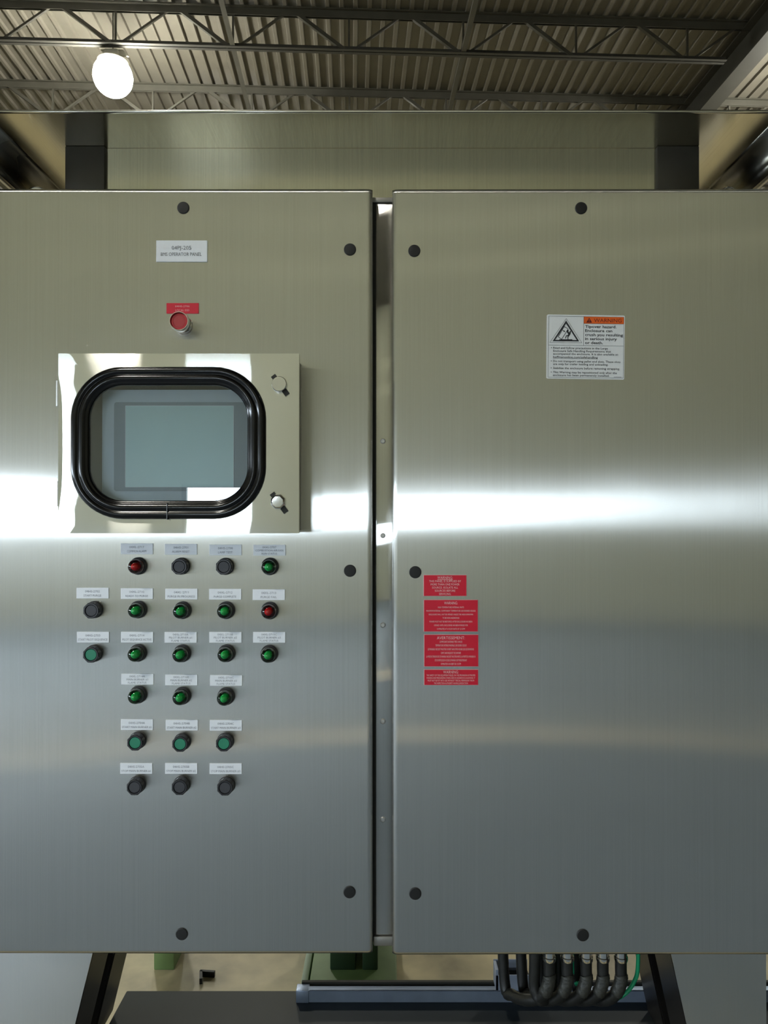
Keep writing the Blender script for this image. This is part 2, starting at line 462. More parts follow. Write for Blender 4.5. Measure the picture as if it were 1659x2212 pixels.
# open web joists
GIRD_X = 5.24
JT = CEIL-0.005; JB = CAM_Z+5.97
NODE0 = 1.43; STEP = 1.475
def joist(label, hy, x0, x1, group='open web roof joists'):
    r = thing('roof_joist', label, 'joist', group=group)
    r.matrix_world = HALL @ Matrix.Translation((0, hy, 0))
    for s in (-1, 1):
        bm = bmesh.new()
        box(bm, x0, x1, s*0.035-0.02, s*0.035+0.02, JT-0.012, JT); box(bm, x0, x1, s*0.018-0.004, s*0.018+0.004, JT-0.10, JT-.012)
        mk('top_chord', bm, M_JOIST, r, world=False)
        bm = bmesh.new()
        box(bm, x0+.35, x1-.35, s*0.030-0.022, s*0.030+0.022, JB, JB+0.008); box(bm, x0+.35, x1-.35, s*0.012-0.004, s*0.012+0.004, JB+.008, JB+0.06)
        mk('bottom_chord', bm, M_GIRD, r, world=False)
    k0 = int(math.floor((x0-NODE0)/STEP)); k1 = int(math.ceil((x1-NODE0)/STEP))
    up = Vector((0, 1, 0))
    for k in range(k0, k1+1):
        xb = NODE0+k*STEP
        if x0+.5 < xb < x1-.3:
            mk('web_post', bar(bmesh.new(), (xb, 0, JB+.02), (xb, 0, JT-.04), 0.025, 0.025, up), M_JOIST, r, world=False)
        for s in (-1, 1):
            xt = xb+s*STEP/2
            if x0 < xt < x1 and x0+.3 < xb < x1-.2:
                ww = 0.045 if s < 0 else 0.028
                mk('web_diagonal', bar(bmesh.new(), (xb+s*.06, 0, JB+.02), (xt-s*.06, 0, JT-.05), ww, ww, up), M_JOIST, r, world=False)
    return r
D1 = 9.27; DS = 1.72
joist('dark open web roof joist the glowing globe lamp hangs from', D1, HX0, GIRD_X)
joist('dark roof joist seen just above the top edge of the steel hood', D1+DS, HX0, GIRD_X)
joist('dark roof joist mostly hidden behind the steel hood', D1+2*DS, HX0, GIRD_X)
joist('short roof joist beyond the girder in the upper right corner', D1+DS, GIRD_X+.1, HX1)
joist('next roof joist beyond the girder behind the hood corner', D1+2*DS, GIRD_X+.1, HX1)

# main girder running away from the camera
r = thing('roof_girder', 'wide grey steel girder running diagonally across the upper right corner', 'girder')
r.matrix_world = HALL
GZ0, GZ1 = CAM_Z+6.02, CEIL-0.10
mk('web', boxm(GIRD_X-.01, GIRD_X+.01, HY0, HY1, GZ0, GZ1), M_GIRD, r, world=False)
mk('bottom_flange', boxm(GIRD_X-.12, GIRD_X+.12, HY0, HY1, GZ0-.02, GZ0), M_GIRD, r, world=False)
mk('top_flange', boxm(GIRD_X-.12, GIRD_X+.12, HY0, HY1, GZ1, GZ1+.02), M_GIRD, r, world=False)
# bridging angles
for k, lb in ((-2, 'thin steel bridging bar crossing the joists right of the glowing lamp'), (0, 'thin steel bridging bar crossing the joists above the cabinet centre')):
    x = NODE0+k*STEP
    bm = bmesh.new(); box(bm, x-.03, x+.03, 4, HY1-.3, JB+.008, JB+.014); box(bm, x-.03, x-.024, 4, HY1-.3, JB+.014, JB+.06)
    tag(mk('bridging_bar', bm, M_JOIST, xf=HALL), lb, 'steel bar')

# high bay lamps
def lamp_proto():
    r = thing('high_bay_lamp', 'glowing white globe high bay lamp hanging from the roof joist', 'lamp', group='high bay lamps')
    R = 0.245
    pr = [(0, -R)] + [(R*math.sin(a), -R*math.cos(a)) for a in [math.radians(d) for d in range(12, 133, 12)]]
    g = mk('globe', lathe_z(bmesh.new(), pr, 20), M_LAMP, r, smooth='all', world=False)
    zt = -R*math.cos(math.radians(132)); rt = R*math.sin(math.radians(132))
    mk('collar', lathe_z(bmesh.new(), [(rt+.012, zt-.03), (rt+.012, zt+.02), (0.12, zt+.04), (0.12, zt+.06), (0, zt+.06)], 20), M_HOUS, r, smooth=True, world=False)
    mk('ballast_box', boxm(-.085, .085, -.08, .08, zt+.06, zt+.155, .012), M_HOUS, r, smooth=True, world=False)
    mk('hanger_bracket', prism(bmesh.new(), [(-.16, .345), (-.05, .345), (-.05, .27), (-.09, .27)], -.012, .012), M_HOUS, r, world=False)
    mk('hanger_bracket', prism(bmesh.new(), [(.05, .345), (.13, .345), (.20, .26), (.07, .27)], -.012, .012), M_HOUS, r, world=False)
    mk('hanger_rod', bar(bmesh.new(), (0, 0.0, zt+.15), (0, 0.0, .86), .014), M_JOIST, r, world=False)
    return r
lamp = lamp_proto()
lp = P(244, 166, 7.55)
lamp.location = lp
far_label = 'high bay lamp elsewhere over the hall, out of the picture'
lh = hinv @ lp
for i, dx in enumerate((-9.5, 0, 9.5)):
    for j, dy in enumerate((0, -11.8, 9.5)):
        if (i == 1 and j == 0) or (i == 2 and j == 1): continue
        x = lh.x+dx; y = lh.y+dy
        if not (HX0+1 < x < HX1-1 and HY0+1 < y < HY1-1): continue
        c = copy_tree(lamp); c.location = HALL @ Vector((x, y, lh.z)); c['label'] = far_label

# ------------------------------------------------------------------ the stainless enclosure
px2m = CAM_D/F_PX
DX0, DX1 = P(-24, 0, 0).x, P(804.5, 0, 0).x
EX0, EX1 = P(847.5, 0, 0).x, P(1676, 0, 0).x
DZT = P(0, 405, 0).z; DZB = P(0, 2063.5, 0).z
DEPTH = 0.46
deck_z = P(830, 2168, DEPTH).z
enc = thing('electrical_enclosure', 'large two-door brushed stainless steel electrical cabinet filling the picture', 'cabinet', (0, 0.2, deck_z))

def door_mesh(x0, x1, z0, z1, warp, r=0.011, thick=0.028):
    bm = bmesh.new()
    edge = [0, .12*r, .3*r, .6*r, r, 1.15*r, 1.6*r]
    def axis(a, b, n):
        inner = [a+2*r+(b-a-4*r)*i/n for i in range(0, n+1)]
        return [a+e for e in edge] + inner + [b-e for e in reversed(edge)]
    X = axis(x0, x1, 26); Z = axis(z0, z1, 50)
    def depth(d):
        return r-math.sqrt(max(0, r*r-(r-d)**2)) if d < r else 0.0
    V = []
    for z in Z:
        row = []
        for x in X:
            d = depth(min(x-x0, x1-x))+depth(min(z-z0, z1-z))
            row.append(bm.verts.new((x, min(d, r*1.2)+warp(x, z), z)))
        V.append(row)
    for j in range(len(Z)-1):
        for i in range(len(X)-1):
            bm.faces.new((V[j][i], V[j][i+1], V[j+1][i+1], V[j+1][i]))
    # return flange to the back
    loop = V[0] + [V[j][-1] for j in range(1, len(Z))] + V[-1][-2::-1] + [V[j][0] for j in range(len(Z)-2, 0, -1)]
    bk = [bm.verts.new((v.co.x, thick, v.co.z)) for v in loop]
    n = len(loop)
    for i in range(n):
        bm.faces.new((loop[i], bk[i], bk[(i+1) % n], loop[(i+1) % n]))
    bm.faces.new(bk)
    bmesh.ops.recalc_face_normals(bm, faces=bm.faces)
    return bm

def g2(x, z, cx, cz, sx, sz):
    return math.exp(-((x-cx)/sx)**2-((z-cz)/sz)**2)
def warp_l(x, z):
    return 0.0006*math.sin(x*5.1+z*1.3) + 0.0012*g2(x, z, -0.75, 1.1, .3, .12)
def warp_r(x, z):
    return (0.0006*math.sin(x*4.3-z*1.7) - 0.0030*g2(x, z, 1.0, DZT-0.10, .30, .22)
            + 0.0015*g2(x, z, 0.5, DZT-0.32, .5, .10))
door_l = mk('door', door_mesh(DX0, DX1, DZB, DZT, warp_l), M_DOOR, enc, smooth='all')
door_l['label'] = 'stainless door carrying the display window and push buttons'
door_r = mk('door', door_mesh(EX0, EX1, P(0, 2066, 0).z, P(0, 405.5, 0).z, warp_r), M_DOOR, enc, smooth='all')
door_r['label'] = 'stainless door carrying the red warning plates and white sticker'
mk('body', boxm(DX0-.004, EX1+.004, 0.045, DEPTH, DZB+.012, DZT-.012, .006), M_BODY, enc, smooth=True)
# frame between the doors
ZT1 = P(0, 440, .03).z; ZB1 = P(0, 2020, .03).z
MX0, MX1 = P(812, 0, .03).x, P(847.5, 0, .03).x
mul = mk('mullion', boxm(MX0, MX1+.004, 0.030, 0.046, ZB1, ZT1, .002), M_MULL, enc, smooth=True)
mk('frame_head', boxm(DX1-.01, EX0+.01, 0.027, 0.046, ZT1+.002, DZT-.010, .004), M_BODY, enc, smooth=True)
mk('frame_sill', boxm(DX1+.002, EX0+.01, 0.027, 0.046, DZB+.004, ZB1-.002, .004), M_BODY, enc, smooth=True)
mk('door_seal', boxm(DX1-.008, MX0, 0.034, 0.046, DZB+.012, ZT1), M_SEAL, enc)
for py in (953, 1157, 1350, 1558, 1770):
    c = P(827, py, .03)
    mk('rivet', lathe(bmesh.new(), [(0.0062, 0), (0.0062, .0012), (.0045, .0030), (.0020, .0030), (.0015, .0010), (0, .0010)], 16, c.x, c.z, .0302), M_SATIN, mul, smooth=True)
# black hole plugs
plug = None
for d, pts in ((door_l, ((396, 449), (756, 539), (756, 1233), (755, 1927), (393, 2017))), (door_r, ((1255, 450), (895, 542), (897, 1236), (897, 1930), (1259, 2020)))):
    for (a, b) in pts:
        c = P(a, b, 0)
        wz = (warp_l if d is door_l else warp_r)(c.x, c.z)
        if plug is None:
            plug = mk('hole_plug', lathe(bmesh.new(), [(0.0143, -.004), (0.0143, .0012), (0.0128, .0026), (0.004, .0030), (0, .0030)], 28), M_PLUG, d, smooth=True, world=False)
            o = plug
        else:
            o = plug.copy(); COL.objects.link(o); o.parent = d
        o.location = Vector((c.x, wz, c.z)) - world_loc(d)
# floor stand legs with tapering inner edge
def leg(px_in_top, px_in_bot, px_out, s):
    Y0 = 0.035
    a = P(px_in_top, 2062, Y0); b = P(px_in_bot, 2212, Y0); o = P(px_out, 2062, Y0)
    k = (b.x-a.x)/(b.z-a.z)
    ztop = DZB+.012
    pts = [(o.x, ztop), (a.x+k*(ztop-a.z), ztop), (a.x+k*(deck_z-a.z), deck_z), (o.x, deck_z)]
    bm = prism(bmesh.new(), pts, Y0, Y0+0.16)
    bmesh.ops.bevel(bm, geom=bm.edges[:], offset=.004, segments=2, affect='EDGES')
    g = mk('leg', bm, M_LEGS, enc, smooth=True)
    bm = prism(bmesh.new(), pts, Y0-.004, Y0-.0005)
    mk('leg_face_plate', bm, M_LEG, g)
    return g
leg(200, 163, -14, -1); leg(1449, 1482, 1653, 1)
bm = bmesh.new()
# rear pair
for s in (0, 1):
    g = [c for c in enc.children if c.name.startswith('leg')][s].copy(); COL.objects.link(g); g.parent = enc
    g.location.y += 0.235
# lifting eyes on the cabinet roof
def lifting_eye(px):
    Y = 0.11
    c = P(px, 396, Y); zb = DZT-.012
    bm = bmesh.new()
    lathe_z(bm, [(0.019, 0), (0.019, .008), (.011, .011), (.010, .020), (0, .020)], 20, (c.x, Y, zb))
    R = 0.021; pts = [(c.x+R*math.cos(t), Y+0.006*math.cos(t), zb+.037+R*math.sin(t)) for t in [2*math.pi*i/24 for i in range(25)]]
    tube(bm, pts, 0.0065, 10)
    mk('lifting_eye', bm, M_CHROME, enc, smooth='all')
lifting_eye(82); lifting_eye(1574)

# ------------------------------------------------------------------ flat hood over the cabinet
HZ = CAM_Z + 0.915
hood = thing('rain_hood', 'flat brushed stainless rain hood raised over the top of the cabinet', 'hood', (0, 0.2, HZ))
HW = 0.945; HR = 0.045; HF = -0.066; HB = 0.56
prof = [(HW, -0.078)]
for i in range(9):
    a = math.radians(90*i/8); prof.append((HW-HR+HR*math.cos(a), -HR+HR*math.sin(a)))
for s in (-1, 1):
    bm = bmesh.new()
    V0 = [bm.verts.new((s*x, HF, HZ+z)) for x, z in prof]; V1 = [bm.verts.new((s*x, HB, HZ+z)) for x, z in prof]
    W0 = [bm.verts.new((s*(x+.003), HF, HZ+z+.002)) for x, z in prof]; W1 = [bm.verts.new((s*(x+.003), HB, HZ+z+.002)) for x, z in prof]
    for i in range(len(prof)-1):
        bm.faces.new((V0[i], V0[i+1], V1[i+1], V1[i])); bm.faces.new((W0[i], W1[i], W1[i+1], W0[i+1]))
        bm.faces.new((V0[i], W0[i], W0[i+1], V0[i+1])); bm.faces.new((V1[i], V1[i+1], W1[i+1], W1[i]))
    bm.faces.new((V0[0], V1[0], W1[0], W0[0])); bm.faces.new((V0[-1], W0[-1], W1[-1], V1[-1]))
    bmesh.ops.recalc_face_normals(bm, faces=bm.faces)
    mk('side_flange', bm, M_FLANGE, hood, smooth='all')
bm = boxm(-HW+HR, HW-HR, HF, HB, HZ, HZ+.003)
mk('hood_sheet', bm, M_HOOD, hood, smooth=True)
mk('front_hem', boxm(-HW+HR, HW-HR, HF-.004, HF+.004, HZ-.0005, HZ+.005, .0015), M_CHROME, hood, smooth=True)
for s in (-1, 1):
    mk('side_hem', boxm(s*HW-.004, s*HW+.004, HF, HB, HZ-.086, HZ-.076, .002), M_SATIN, hood, smooth=True)
PY = 0.08
BZ = DZT-.012
for a, b in ((140, 226), (1420, 1511)):
    x0 = P(a, 312, PY).x; x1 = P(b, 312, PY).x
    mk('post', boxm(x0, x1, PY, PY+.28, BZ, HZ, .003), M_HPOST, hood, smooth=True)
    mk('post_foot', boxm(x0, x0+(x1-x0)*.6, PY-.05, PY, BZ, BZ+.006, .001), M_CHROME, hood)
x0 = P(226, 312, PY).x; x1 = P(1420, 312, PY).x
mk('support_panel', boxm(x0, x1, PY+.012, PY+.015, BZ, HZ-.0005), M_PANEL, hood)

# ------------------------------------------------------------------ lettering
_tc = {}
def text2d(s, thin):
    key = (s, thin)
    if key in _tc: return _tc[key]
    cu = bpy.data.curves.new('t', 'FONT'); cu.body = s; cu.size = 1.0; cu.offset = -thin; cu.resolution_u = 2
    ob = bpy.data.objects.new('t', cu); COL.objects.link(ob)
    dg = bpy.context.evaluated_depsgraph_get()
    me = bpy.data.meshes.new_from_object(ob.evaluated_get(dg))
    vs = [(v.co.x, v.co.y) for v in me.vertices]; fs = [tuple(p.vertices) for p in me.polygons]
    bpy.data.objects.remove(ob); bpy.data.curves.remove(cu); bpy.data.meshes.remove(me)
    _tc[key] = (vs, fs); return vs, fs
CAPH = None
def add_text(bm, s, cx, cz, cap_h, width=None, align='C', y=0.0, thin=0.0):
    """text centred at (cx, cz), capital height cap_h, squeezed to width"""
    global CAPH
    if CAPH is None:
        vs, _ = text2d('H', 0); CAPH = max(v[1] for v in vs)
    vs, fs = text2d(s, thin)
    if not vs: return
    k = cap_h/CAPH
    xa = min(v[0] for v in vs); xb = max(v[0] for v in vs)
    kx = width/(xb-xa) if width else k
    if align == 'C': ox = cx-(xa+xb)/2*kx
    else: ox = cx-xa*kx
    oz = cz-cap_h/2
    bv = [bm.verts.new((ox+vx*kx, y, oz+vy*k)) for vx, vy in vs]
    for f in fs:
        try: bm.faces.new([bv[i] for i in f])
        except ValueError: pass

def plate_obj(name, label, cat, px0, py0, px1, py1, lines, mat, ink, th=0.0022, group=None, rim=None, thin=0.0, underline=None, Y=0.0):
    a = P(px0, py0, Y); b = P(px1, py1, Y)
    cx, cz = (a.x+b.x)/2, (a.z+b.z)/2
    W, H = abs(b.x-a.x), abs(b.z-a.z)
    wf = (warp_l if cx < 0 else warp_r)(cx, cz) if Y == 0 else 0
    root = thing(name, label, cat, (cx, Y+wf, cz), group)
    body = rim or mat
    mk('plate', boxm(-W/2, W/2, -th, .003, -H/2, H/2, .0004, 1), body, root, world=False)
    if rim: 
        e = 0.0009
        mk('face', boxm(-W/2+e, W/2-e, -th-.0003, -th+.0002, -H/2+e, H/2-e), mat, root, world=False)
    bm = bmesh.new()
    for (s, lcx, lcy, ch, wd) in lines:
        add_text(bm, s, (lcx-(px0+px1)/2)*px2m, ((py0+py1)/2-lcy)*px2m, ch*px2m, wd*px2m if wd else None, thin=thin)
    if underline:
        ux0, ux1, uy = underline
        q = [((ux0-(px0+px1)/2)*px2m, ((py0+py1)/2-uy)*px2m), ((ux1-(px0+px1)/2)*px2m, ((py0+py1)/2-uy-.8)*px2m)]
        v = [bm.verts.new((x, 0, z)) for x, z in ((q[0][0], q[0][1]), (q[1][0], q[0][1]), (q[1][0], q[1][1]), (q[0][0], q[1][1]))]
        bm.faces.new(v)
    bmesh.ops.translate(bm, verts=bm.verts, vec=(0, -th-.0007, 0))
    mk('lettering', bm, ink, root, world=False)
    return root

plate_obj('nameplate', 'large white nameplate reading 04PJ-205 BMS OPERATOR PANEL near the cabinet top', 'nameplate', 338, 520, 448, 566,
          [('04PJ-205', 392.5, 536, 8, 42), ('BMS OPERATOR PANEL', 392, 550, 7.6, 88)], M_PLATE, M_INK, group='engraved nameplates on the left door', thin=0.012)

def np2(x, y, code, l1, l2=None):
    cx = x+34.7
    if l2:
        return [(code, cx, y+5.2, 4.2, len(code)*3.3), (l1, cx, y+12, 4.2, min(60, len(l1)*3.3)), (l2, cx, y+18.8, 4.2, min(60, len(l2)*3.3))]
    return [(code, cx, y+7.6, 4.6, len(code)*3.5), (l1, cx, y+16.6, 4.6, min(63, len(l1)*3.45))]
# kind, plate corner, control centre, code, wording
CTRL = [
 ('R', (261.5, 1174), (296.8, 1223), '04XL-2717', 'COMMON ALARM', None),
 ('K', (356.5, 1175), (391.6, 1223), '04HS-2701', 'ALARM RESET', None),
 ('K', (452.5, 1176.5), (486.7, 1223.5), '04HS-2700', 'LAMP TEST', None),
 ('G', (547.5, 1177), (582, 1224), '04XL-2707', 'COMBUSTION AIR FAN', 'RUN STATUS'),
 ('K', (166, 1269.5), (203.5, 1317), '04HS-2702', 'START PURGE', None),
 ('G', (261.5, 1270.5), (296.8, 1317.5), '04XL-2710', 'READY TO PURGE', None),
 ('G', (357.5, 1271.5), (392.8, 1319), '04XL-2711', 'PURGE IN PROGRESS', None),
 ('G', (452, 1272), (487.3, 1319), '04XL-2712', 'PURGE COMPLETE', None),
 ('R', (546, 1273), (581.8, 1319.8), '04XL-2713', 'PURGE FAIL', None),
 ('B', (166.8, 1364.5), (202.9, 1411.3), '04HS-2703', 'START PILOT SEQUENCE', None),
 ('G', (262, 1364.5), (296.2, 1411.3), '04XL-2714', 'PILOT SEQUENCE ACTIVE', None),
 ('G', (356, 1365), (391.9, 1412.5), '04XL-2715A', 'PILOT BURNER #1', 'FLAME STATUS'),
 ('G', (452.5, 1365), (488.2, 1412.2), '04XL-2715B', 'PILOT BURNER #2', 'FLAME STATUS'),
 ('G', (547, 1365), (580.6, 1413.4), '04XL-2715C', 'PILOT BURNER #3', 'FLAME STATUS'),
 ('G', (262.6, 1455.3), (296.5, 1501.8), '04XL-2716A', 'MAIN BURNER #1', 'FLAME STATUS'),
 ('G', (357.3, 1457), (392.1, 1504.3), '04XL-2716B', 'MAIN BURNER #2', 'FLAME STATUS'),
 ('G', (454, 1458), (487, 1505.5), '04XL-2716C', 'MAIN BURNER #3', 'FLAME STATUS'),
 ('B', (261.4, 1553.4), (297, 1599.7), '04HS-2704A', 'START MAIN BURNER #1', None),
 ('B', (358.3, 1554.5), (393.4, 1602.4), '04HS-2704B', 'START MAIN BURNER #2', None),
 ('B', (453.4, 1555), (486.8, 1601.4), '04HS-2704C', 'START MAIN BURNER #3', None),
 ('K', (260, 1648), (296, 1695), '04HS-2705A', 'STOP MAIN BURNER #1', None),
 ('K', (357, 1648), (392.4, 1694.6), '04HS-2705B', 'STOP MAIN BURNER #2', None),
 ('K', (453, 1648.5), (489.5, 1695.8), '04HS-2705C', 'STOP MAIN BURNER #3', None),
]

# ------------------------------------------------------------------ controls
PROT = {}
def pilot(lens, core):
    r = thing('pilot_light', 'pilot light', 'pilot light')
    mk('bezel', lathe(bmesh.new(), [(0.0205, -.002), (0.0205, .006), (0.0188, .0085), (0.0186, .013), (0.0170, .0150), (0.0150, .0150), (0.0150, .008), (0, .008)], 32), M_BUTT, r, smooth=True, world=False)
    pr = [(0.0172, .0125), (0.0172, .020), (0.0168, .026)] + [(0.0162*math.cos(math.radians(a)), .026+.0135*math.sin(math.radians(a))) for a in (15, 30, 45, 60, 75)] + [(0, .0395)]
    mk('lens', lathe(bmesh.new(), pr, 32), lens, r, smooth='all', world=False)
    pr = [(0.0085, .008), (0.0092, .026), (0.0080, .031), (0.0055, .0335), (0, .0345)]
    mk('lamp_core', lathe(bmesh.new(), pr, 20), core, r, smooth='all', world=False)
    return r
def button(capm):
    r = thing('push_button', 'push button', 'push button')
    bm = lathe(bmesh.new(), [(0.0200, -.002), (0.0200, .006), (0.0185, .0075), (0.0182, .0235), (0.0168, .0255), (0.0142, .0255), (0.0136, .0245), (0.0136, .019), (0, .019)], 36)
    mk('guard_ring', bm, M_BUTT, r, smooth=True, world=False)
    bm = bmesh.new()
    for i in range(8):
        a = 2*math.pi*(i+.5)/8
        c = Vector((0.0180*math.cos(a), 0, 0.0180*math.sin(a)))
        t = Vector((-math.sin(a), 0, math.cos(a)))
        bar(bm, c+Vector((0, -.008, 0)), c+Vector((0, -.0238, 0)), 0.0046, .0016, up=Vector((math.cos(a), 0, math.sin(a))))
    mk('grip_ribs', bm, M_BUTT, r, world=False)
    mk('button_cap', lathe(bmesh.new(), [(0.0130, .019), (0.0130, .0232), (0.0122, .0240), (0, .0243)], 32), capm, r, smooth=True, world=False)
    return r
PROT['R'] = lambda: pilot(M_LENSR, M_CORER); PROT['G'] = lambda: pilot(M_LENSG, M_COREG)
PROT['K'] = lambda: button(M_CAPB); PROT['B'] = lambda: button(M_CAPG)
KIND = {'R': ('red pilot light', 'dome pilot lights on the left door'), 'G': ('green pilot light', 'dome pilot lights on the left door'),
        'K': ('black push button', 'round push buttons on the left door'), 'B': ('green push button', 'round push buttons on the left door')}
made = {}
for kind, (x, y), (bx, by), code, l1, l2 in CTRL:
    words = (l1 + (' ' + l2 if l2 else ''))
    plate_obj('nameplate', 'small white nameplate engraved %s %s' % (code, words), 'nameplate', x, y, x+69.5, y+23.2,
              np2(x, y, code, l1, l2), M_PLATE, M_INKL, th=.0018, group='engraved nameplates on the left door', thin=0.012)
    pr = 0.0215 if kind in 'RG' else 0.013
    cx = bx+(829.5-bx)*pr*.5/1.7; cy = by+(1117-by)*pr*.5/1.7
    c = P(cx, cy, 0)
    if kind not in made:
        o = PROT[kind](); made[kind] = o
    else: o = copy_tree(made[kind])
    o.location = (c.x, warp_l(c.x, c.z), c.z)
    which = {'#1': ', leftmost of three', '#2': ', middle of three', '#3': ', rightmost of three'}
    suff = ''.join(v for k, v in which.items() if k in words)
    short = ' '.join(w_ for w_ in words.split() if not w_.startswith('#'))
    tag(o, '%s under the %s nameplate%s' % (KIND[kind][0], short, suff), KIND[kind][0].split(' ', 1)[1], KIND[kind][1])

# emergency button with its red plate
plate_obj('nameplate', 'small red nameplate partly covered by the metal-collared red button', 'nameplate', 360, 655, 429.5, 677.5,
          [('04HS-2706', 394.5, 662.2, 3.8, 31), ('LOCAL ESD', 394.5, 670.8, 4, 30)], M_RED, M_WINK, th=.0018, thin=.012)
c = P(398, 704.5, 0)
es = thing('emergency_button', 'red round button in a tall chrome collar below the red nameplate', 'push button', (c.x, warp_l(c.x, c.z), c.z))
bm = lathe(bmesh.new(), [(0.0215, -.002), (0.0215, .004), (0.0200, .006), (0.0200, .012), (0.0212, .013), (0.0212, .018), (0.0200, .019), (0.0200, .026), (0.0218, .029),
                         (0.0222, .044), (0.0215, .0465), (0.0202, .0465), (0.0196, .045), (0.0196, .036), (0, .036)], 40)
mk('collar', bm, M_CHROME, es, smooth=True, world=False)
cap = mk('button_cap', lathe(bmesh.new(), [(0.0188, .036), (0.0188, .0415), (0.0175, .0428), (0.0140, .0430), (0.0138, .0424), (0, .0424)], 40), M_CAPR, es, smooth=True, world=False)
mk('cap_insert', lathe(bmesh.new(), [(0.0135, .0424), (0.0135, .0429), (0, .0431)], 32), M_CAPR2, cap, smooth=True, world=False)

# ------------------------------------------------------------------ display housing with gasketed window
HY = -0.088
A = P(126, 763.5, HY); B = P(645.5, 1152, HY)
bx0, bx1, bz1, bz0 = A.x, B.x, A.z, B.z
hous = thing('display_housing', 'shallow polished steel housing with a black-gasketed window on the left door', 'housing', ((bx0+bx1)/2, 0, bz0))
t = .0018
e = .006
bm = bmesh.new()
box(bm, bx0+e, bx1-e, -.068, .004, bz1-e-t, bz1-e); box(bm, bx0+e, bx1-e, -.068, .004, bz0+e, bz0+e+t)
box(bm, bx0+e, bx0+e+t, -.068, .004, bz0+e, bz1-e); box(bm, bx1-e-t, bx1-e, -.068, .004, bz0+e, bz1-e)
mk('case', bm, M_BODY, hous)
# window ring geometry
GO0 = P(154.5, 792.5, HY); GO1 = P(575, 1121.5, HY)
gcx, gcz = (GO0.x+GO1.x)/2, (GO0.z+GO1.z)/2
ghw, ghh = (GO1.x-GO0.x)/2, (GO0.z-GO1.z)/2
GR = 0.116
bm = bmesh.new()
K = 12
inn = rrect(gcx, gcz, ghw, ghh, GR, 0.018, K)
def to_rect(p):
    dx, dz = p[0]-gcx, p[1]-gcz
    xr, xl, zt, zb = bx1-gcx, bx0-gcx, bz1-gcz, bz0-gcz
    k = min((xr/dx if dx > 1e-9 else 1e9), (xl/dx if dx < -1e-9 else 1e9), (zt/dz if dz > 1e-9 else 1e9), (zb/dz if dz < -1e-9 else 1e9))
    return (gcx+dx*k, gcz+dz*k)
# dense inner ring plus matching outer rectangle points (with exact corners snapped)
def densify(p, n=4):
    o = []
    for i in range(len(p)):
        a, b = p[i], p[(i+1) % len(p)]
        m = n if math.hypot(b[0]-a[0], b[1]-a[1]) > .03 else 1
        for s in range(m): o.append((a[0]+(b[0]-a[0])*s/m, a[1]+(b[1]-a[1])*s/m))
    return o
inn = densify(inn, 12)
outr = [to_rect(p) for p in inn]
for (qx, qz) in ((bx0, bz0), (bx1, bz0), (bx0, bz1), (bx1, bz1)):
    i = min(range(len(outr)), key=lambda i: (outr[i][0]-qx)**2+(outr[i][1]-qz)**2)
    outr[i] = (qx, qz)
def bow(x, z):
    # the sheet rolls back slightly at its hinge edge
    d = max(0.0, (bx0+.075)-x); zn = (z-(bz0+bz1)/2)/((bz1-bz0)/2)
    return -0.013*zn*zn*d
vi = [bm.verts.new((x, HY+bow(x, z), z)) for x, z in inn]
mid = [[bm.verts.new((a[0]+(b[0]-a[0])*f, HY+bow(a[0]+(b[0]-a[0])*f, a[1]+(b[1]-a[1])*f), a[1]+(b[1]-a[1])*f)) for a, b in zip(inn, outr)] for f in (.25, .5, .75)]
vo = [bm.verts.new((x, HY+bow(x, z)+.0008, z)) for x, z in outr]
vb = [bm.verts.new((x, -.068, z)) for x, z in outr]
n = len(inn)
rings = [vi]+mid+[vo, vb]
for r0, r1 in zip(rings, rings[1:]):
    for i in range(n): bm.faces.new((r0[i], r0[(i+1) % n], r1[(i+1) % n], r1[i]))
bmesh.ops.recalc_face_normals(bm, faces=bm.faces)
hd = mk('housing_door', bm, M_POLI, hous, smooth=True)
# make sure normals face the viewer
me = hd.data
if sum(p.normal.y*p.area for p in me.polygons if abs(p.normal.y) > .9) > 0: me.flip_normals()
# gasket
gp = [(0.000, -.001), (0.0012, .0065), (0.0050, .0105), (0.0105, .0122), (0.0150, .0110), (0.0172, .0080), (0.0190, .0082), (0.0208, .0108), (0.0250, .0122),
      (0.0300, .0118), (0.0335, .0085), (0.0355, .0070), (0.0385, .0072), (0.0410, .0035), (0.0415, -.004), (0.030, -.004)]
bm = bmesh.new(); rings = []
for tt, h in gp:
    rings.append([bm.verts.new((x, HY-h, z)) for x, z in densify(rrect(gcx, gcz, ghw, ghh, GR, tt, K), 6)])
n = len(rings[0])
for r0, r1 in zip(rings, rings[1:]):
    for i in range(n): bm.faces.new((r0[i], r0[(i+1) % n], r1[(i+1) % n], r1[i]))
bmesh.ops.recalc_face_normals(bm, faces=bm.faces)
gk = mk('window_gasket', bm, M_RUBBER, hd, smooth='all')
if sum(p.normal.y*p.area for p in gk.data.polygons) > 0: gk.data.flip_normals()
c = P(361, 1104, HY-.012)
mk('gasket_joint', boxm(c.x-.0012, c.x+.0012, HY-.0128, HY, c.z-.019, c.z+.017, .0008), M_RUBBER, hd)
bm = bmesh.new()
prism(bm, rrect(gcx, gcz, ghw, ghh, GR, 0.036, K), HY-.001, HY+.003)
bmesh.ops.rotate(bm, verts=bm.verts, cent=(gcx, HY, gcz), matrix=Matrix.Rotation(math.radians(0.45), 3, 'X'))
mk('window_pane', bm, M_GLASS, hd)
